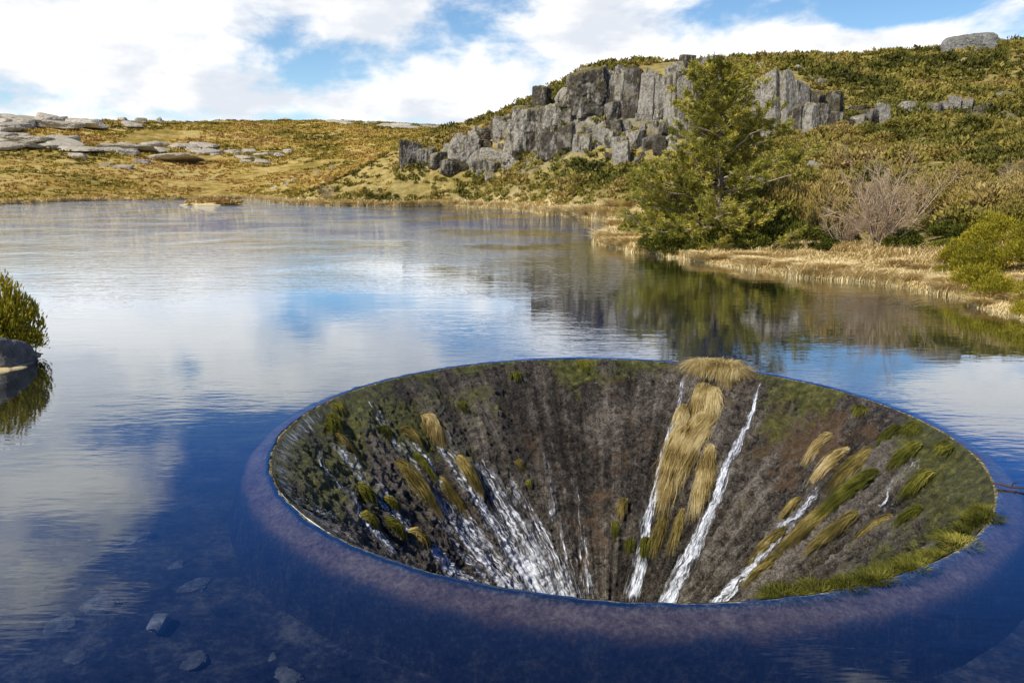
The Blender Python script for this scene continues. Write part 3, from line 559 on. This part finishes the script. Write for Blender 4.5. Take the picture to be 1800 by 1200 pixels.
seg=rng.integers(0,len(LAKE),N); tt=rng.uniform(0,1,N); Pn=LAKE[seg]*(1-tt)[:,None]+LAKE[(seg+1)%len(LAKE)]*tt[:,None]
xx=Pn[:,0]+rng.normal(0,2.0,N); yy=Pn[:,1]+rng.normal(0,2.0,N)
ex=rng.uniform(15,30,26000),rng.uniform(36,62,26000); xx=np.append(xx,ex[0]); yy=np.append(yy,ex[1])
z,dd=height(xx,yy); ok=(z>0.02)&(dd<np.where((yy<62)&(xx>0),10,4.5))&(yy>26)&(np.abs(xx)<yy*.8)
xx,yy,z=xx[ok],yy[ok],z[ok]; n=len(xx); rr=np.hypot(xx,yy)
hh=rng.uniform(.25,.8,n)*np.clip(rr/80,.8,2.0)*(0.55+1.0*(fbm(P3(xx/2,yy/2),2)>0.0))
nb_=6; base=np.repeat(np.stack([xx,yy,z-.03],-1),nb_,0)+rng.normal(0,.12,(n*nb_,3))*[1,1,0]; H_=np.repeat(hh,nb_)*rng.uniform(.5,1.1,n*nb_); ang_=rng.normal(-.9,1.4,n*nb_)
dirv=np.stack([np.cos(ang_),np.sin(ang_),0*ang_],-1); s_=np.linspace(0,1,4)
Pp=base[:,None]+dirv[:,None]*(H_[:,None]*0.55*s_**1.6)[...,None]; Pp[...,2]+=H_[:,None]*(s_-.3*s_**3)
V,F=ribbons(Pp,unit(np.cross(dirv,[0,0,1])),np.repeat(np.clip(rr*.0008,.025,.16),nb_))
mkobj('shore_grass',mkmesh('shore_grass',V,F,True,None,[M_straw]),kind='stuff')
TU=[mkmesh('straw_tussock',*upright(1100,1.0,1.0,300+k,6,.6,.035,.3),True,None,[M_straw]) for k in range(3)]
tl=[(19.4,47.4,1.2),(20.4,47.8,1.0),(11.2,72,1.5),(12.2,74,1.8),(10.6,69,1.4),(9.4,76,1.7),(10.0,73,1.6),(9.6,71,1.3),(12.5,64,.9),(10.8,78,1.8),(14.5,135,3.0),(18,133,3.0),(12,138,2.8),(16.5,130,2.6),(22,130,2.4),(9,143,2.6),(17.6,50.6,.8),(22.4,44,.8),(24,48,.9)]
cx_=rng.uniform(9,30,2500); cy_=rng.uniform(34,80,2500); cd=height(cx_,cy_)[1]; kk=np.where((cd>.15)&(cd<4.5))[0][:120]
tl+=[(cx_[i],cy_[i],rng.uniform(.45,.95)) for i in kk]
cx_=rng.uniform(-80,20,6000); cy_=rng.uniform(85,260,6000); cd=height(cx_,cy_)[1]; kk=np.where((cd>.15)&(cd<3))[0][:60]
tl+=[(cx_[i],cy_[i],rng.uniform(.9,2.0)) for i in kk]
for i,(x,y,s_) in enumerate(tl):
    o=mkobj('straw_tussock',TU[i%3],(x,y,max(gz(x,y),0)-.05),label="dry straw coloured grass tussock at the lake edge",category="grass tussock",group="straw tussocks along the shore"); o.scale=(s_*1.15,s_*1.15,s_*.9); o.rotation_euler=(0,0,rng.uniform(0,6))

# ---------------- branching helpers ----------------
def tubes(paths,sides=5):
    Vs=[];Fs=[];b=0
    for P,rd in paths:
        P=np.asarray(P,float); S=len(P); T=unit(np.gradient(P,axis=0)); ref=np.array([0.3,0.2,1.0]) if abs(T[0][2])<.9 else np.array([1.0,0,0])
        u=unit(np.cross(T,ref)); v=np.cross(T,u); a=np.linspace(0,2*np.pi,sides+1)[:-1]
        ring=P[:,None]+(u[:,None]*np.cos(a)[None,:,None]+v[:,None]*np.sin(a)[None,:,None])*np.asarray(rd)[:,None,None]
        Vs.append(ring.reshape(-1,3)); i=np.arange(S-1)[:,None]*sides; j=np.arange(sides)[None]; j2=(j+1)%sides
        Fs.append((np.stack([i+j,i+j2,i+sides+j2,i+sides+j],-1).reshape(-1,4))+b); b+=S*sides
    return np.concatenate(Vs),np.concatenate(Fs)
m,t=newmat('pine_bark'); c=t.cramp(t.noise(t.scale(t.pos,(1,1,.3)),6,5,.7),[(0.3,(0.16,0.12,0.09)),(0.7,(0.55,0.45,0.34))]); t.l.new(diff(t,c,t.bump(t.noise(t.pos,12,4),.6,.05)),t.out.inputs[0]); M_bark=m
g=np.random.default_rng(11); PX,PY=16.9,65.0; PZ=gz(PX,PY)-.2; HT=15.2
s_=np.linspace(0,1,14); trunk=np.stack([0.35*np.sin(s_*4)-.5*s_,.2*np.sin(s_*3),s_*HT],-1); paths=[(trunk,.30*(1-s_)**.8+.03)]
tufC=[];tufD=[]
nl=112
for i in range(nl):
    f=(i+g.uniform(0,1))/nl; h=0.4+f**1.15*(HT-.9); hf=h/HT
    Lm=(9.4*(1-hf)**.70+.3)*g.uniform(.5,1.06)*(0.9 if hf<.10 else 1); az_=i*2.4+g.normal(0,.35)
    if g.uniform()<.14: Lm*=.5
    rise=.20+.52*hf; k=10; q=np.linspace(0,1,k)
    dirv=np.array([math.cos(az_),math.sin(az_),0]); latv=np.array([-math.sin(az_),math.cos(az_),0])
    base=np.array([np.interp(h,trunk[:,2],trunk[:,0]),np.interp(h,trunk[:,2],trunk[:,1]),h])
    B_=base+dirv*(Lm*q)[:,None]+latv*(np.cumsum(g.normal(0,.06,k))*Lm*.5)[:,None]; B_[:,2]+=Lm*(rise*q-.38*(1-hf)*np.sin(q*2.2)*q+.18*q**3)
    B_[:,2]=np.maximum(B_[:,2],.3)
    ov=np.maximum(B_[:,2]-(HT-1.4),0); B_[:,2]-=ov*.5
    paths.append((B_,.085*(1-hf*.6)*(1-q)**.9*(Lm/6+.3)+.014))
    nsub=int(5+Lm*2.9)
    for j in range(nsub):
        u_=g.uniform(.15,1.0); p0=np.array([np.interp(u_,q,B_[:,c_]) for c_ in range(3)]); sgn=g.choice([-1,1])
        sd2=unit(dirv*g.uniform(.4,1.0)+latv*sgn*g.uniform(.3,1.1)+np.array([0,0,g.uniform(-.4,.7)])); sl_=Lm*g.uniform(.09,.22)*(1.25-u_*.5)+.3
        kk=np.linspace(0,1,5); SB=p0+sd2*(sl_*kk)[:,None]; SB[:,2]+=.12*sl_*kk**2
        paths.append((SB,.022*(1-kk)+.008))
        nt_=int(3+sl_*4.5)
        for e in range(nt_):
            uu=g.uniform(.2,1.05); tufC.append(p0+sd2*sl_*uu+np.array([0,0,.12*sl_*uu**2])+g.normal(0,.07,3)); tufD.append(unit(sd2+np.array([0,0,.45])+g.normal(0,.3,3)))
for az_,h,Lm in [(-1.9,5,5.5),(-1.2,7.5,4.8),(-2.4,8.6,4.2),(-.6,4.2,5.8),(-1.6,10,3.4),(-1.5,3.5,6.0),(-2.8,6.5,5.0)]:
    q=np.linspace(0,1,8); B_=np.array([0.2,0,h])+np.array([math.cos(az_),math.sin(az_),0])*(Lm*q)[:,None]+np.cumsum(g.normal(0,.14,(8,3)),0); B_[:,2]+=Lm*.45*q; paths.append((B_,.11*(1-q)+.02))
V,F=tubes(paths,5)
pe=bpy.data.objects.new('pine_tree',None); pe.location=(PX,PY,PZ); COL.objects.link(pe); pe['label']="tall broad olive green pine tree on the grassy peninsula"; pe['category']="tree"
o=mkobj('trunk',mkmesh('pine_trunk',V,F,True,None,[M_bark])); o.parent=pe
tC=np.array(tufC);tD=np.array(tufD); nn=12; C=np.repeat(tC,nn,0); dr=unit(np.repeat(tD,nn,0)*1.2+g.normal(0,.5,(len(C),3))); ln=g.uniform(.20,.42,len(C)); sd_=unit(np.cross(dr,g.normal(0,1,(len(C),3))))*g.uniform(.022,.040,len(C))[:,None]
C=C+g.normal(0,.05,C.shape)
q=np.stack([C,C+dr*(ln*.5)[:,None]+sd_,C+dr*ln[:,None],C+dr*(ln*.5)[:,None]-sd_],1)
o=mkobj('crown',quads_mesh('pine_crown',q,M_pine)); o.parent=pe
print('pine tufts',len(tC))
def twigs(seed,n0,H,Rr,thick=.03):
    g=np.random.default_rng(seed); out=[]
    def grow(p,d,L_,r,lev):
        k=6 if lev<2 else 4; pts=[p.copy()]; dd_=d.copy()
        for _ in range(k): dd_=unit(dd_+g.normal(0,.10,3)+np.array([0,0,.02])); pts.append(pts[-1]+dd_*L_/k)
        out.append((np.array(pts),np.linspace(r,r*.45,len(pts))))
        if lev<3:
            for _ in range(5 if lev<2 else 3):
                i=g.integers(1,k+1); grow(pts[i],unit(dd_+g.normal(0,.38,3)),L_*g.uniform(.4,.62),r*.55,lev+1)
    for i in range(n0):
        a=g.uniform(0,6.28); tl=g.uniform(.1,1.0)*Rr/H; grow(np.array([math.cos(a)*.25,math.sin(a)*.25,0]),unit(np.array([math.cos(a)*tl,math.sin(a)*tl,1.0])),H*.62*g.uniform(.7,1.1),thick,0)
    return tubes(out,3)
TW=[mkmesh('bare_bush',*twigs(k,17,5.2,5.2,.05),True,None,[M_twig]) for k in (1,2)]
for i,(x,y,s_) in enumerate([(26.0,55.5,1.3),(28.8,58.5,.9),(40,64,.6),(24.2,57.5,.65),(-52,225,.8)]):
    o=mkobj('bare_bush',TW[i%2],(x,y,gz(x,y)-.1),label="leafless pale tan twiggy bush on the grassy bank",category="bush",group="leafless twiggy bushes"); o.scale=(s_,s_,s_); o.rotation_euler=(0,0,i*1.3)
Pt=np.array([(8.9,13.75,.03),(9.05,13.65,.07),(9.2,13.55,.04),(9.4,13.47,.06),(9.7,13.35,.02)]); P2=np.array([(9.2,13.55,.04),(9.3,13.65,.09),(9.4,13.68,.08)])
V,F=tubes([(Pt,[.015,.028,.022,.022,.01]),(P2,[.015,.012,.006])],6); m,t=newmat('wet_driftwood'); t.l.new(princ(t,t.mix(t.noise(t.pos,20),(0.02,0.012,0.01),(0.08,0.045,0.03)),.5),t.out.inputs[0])
mkobj('driftwood_twig',mkmesh('driftwood_twig',V,F,True,None,[m]),label="dark crooked twig caught on the spillway rim",category="twig")

# ---------------- camera ----------------
cam=bpy.data.cameras.new('camera'); cam.lens=27.4; cam.sensor_width=36; cam.clip_end=8000; cam.clip_start=.1
co=bpy.data.objects.new('camera',cam); co.location=(0,0,5.5); co.rotation_euler=(math.radians(90-11.35),0,0); COL.objects.link(co); scene.camera=co
scene.view_settings.view_transform='Standard'; scene.view_settings.look='None'; scene.view_settings.exposure=0
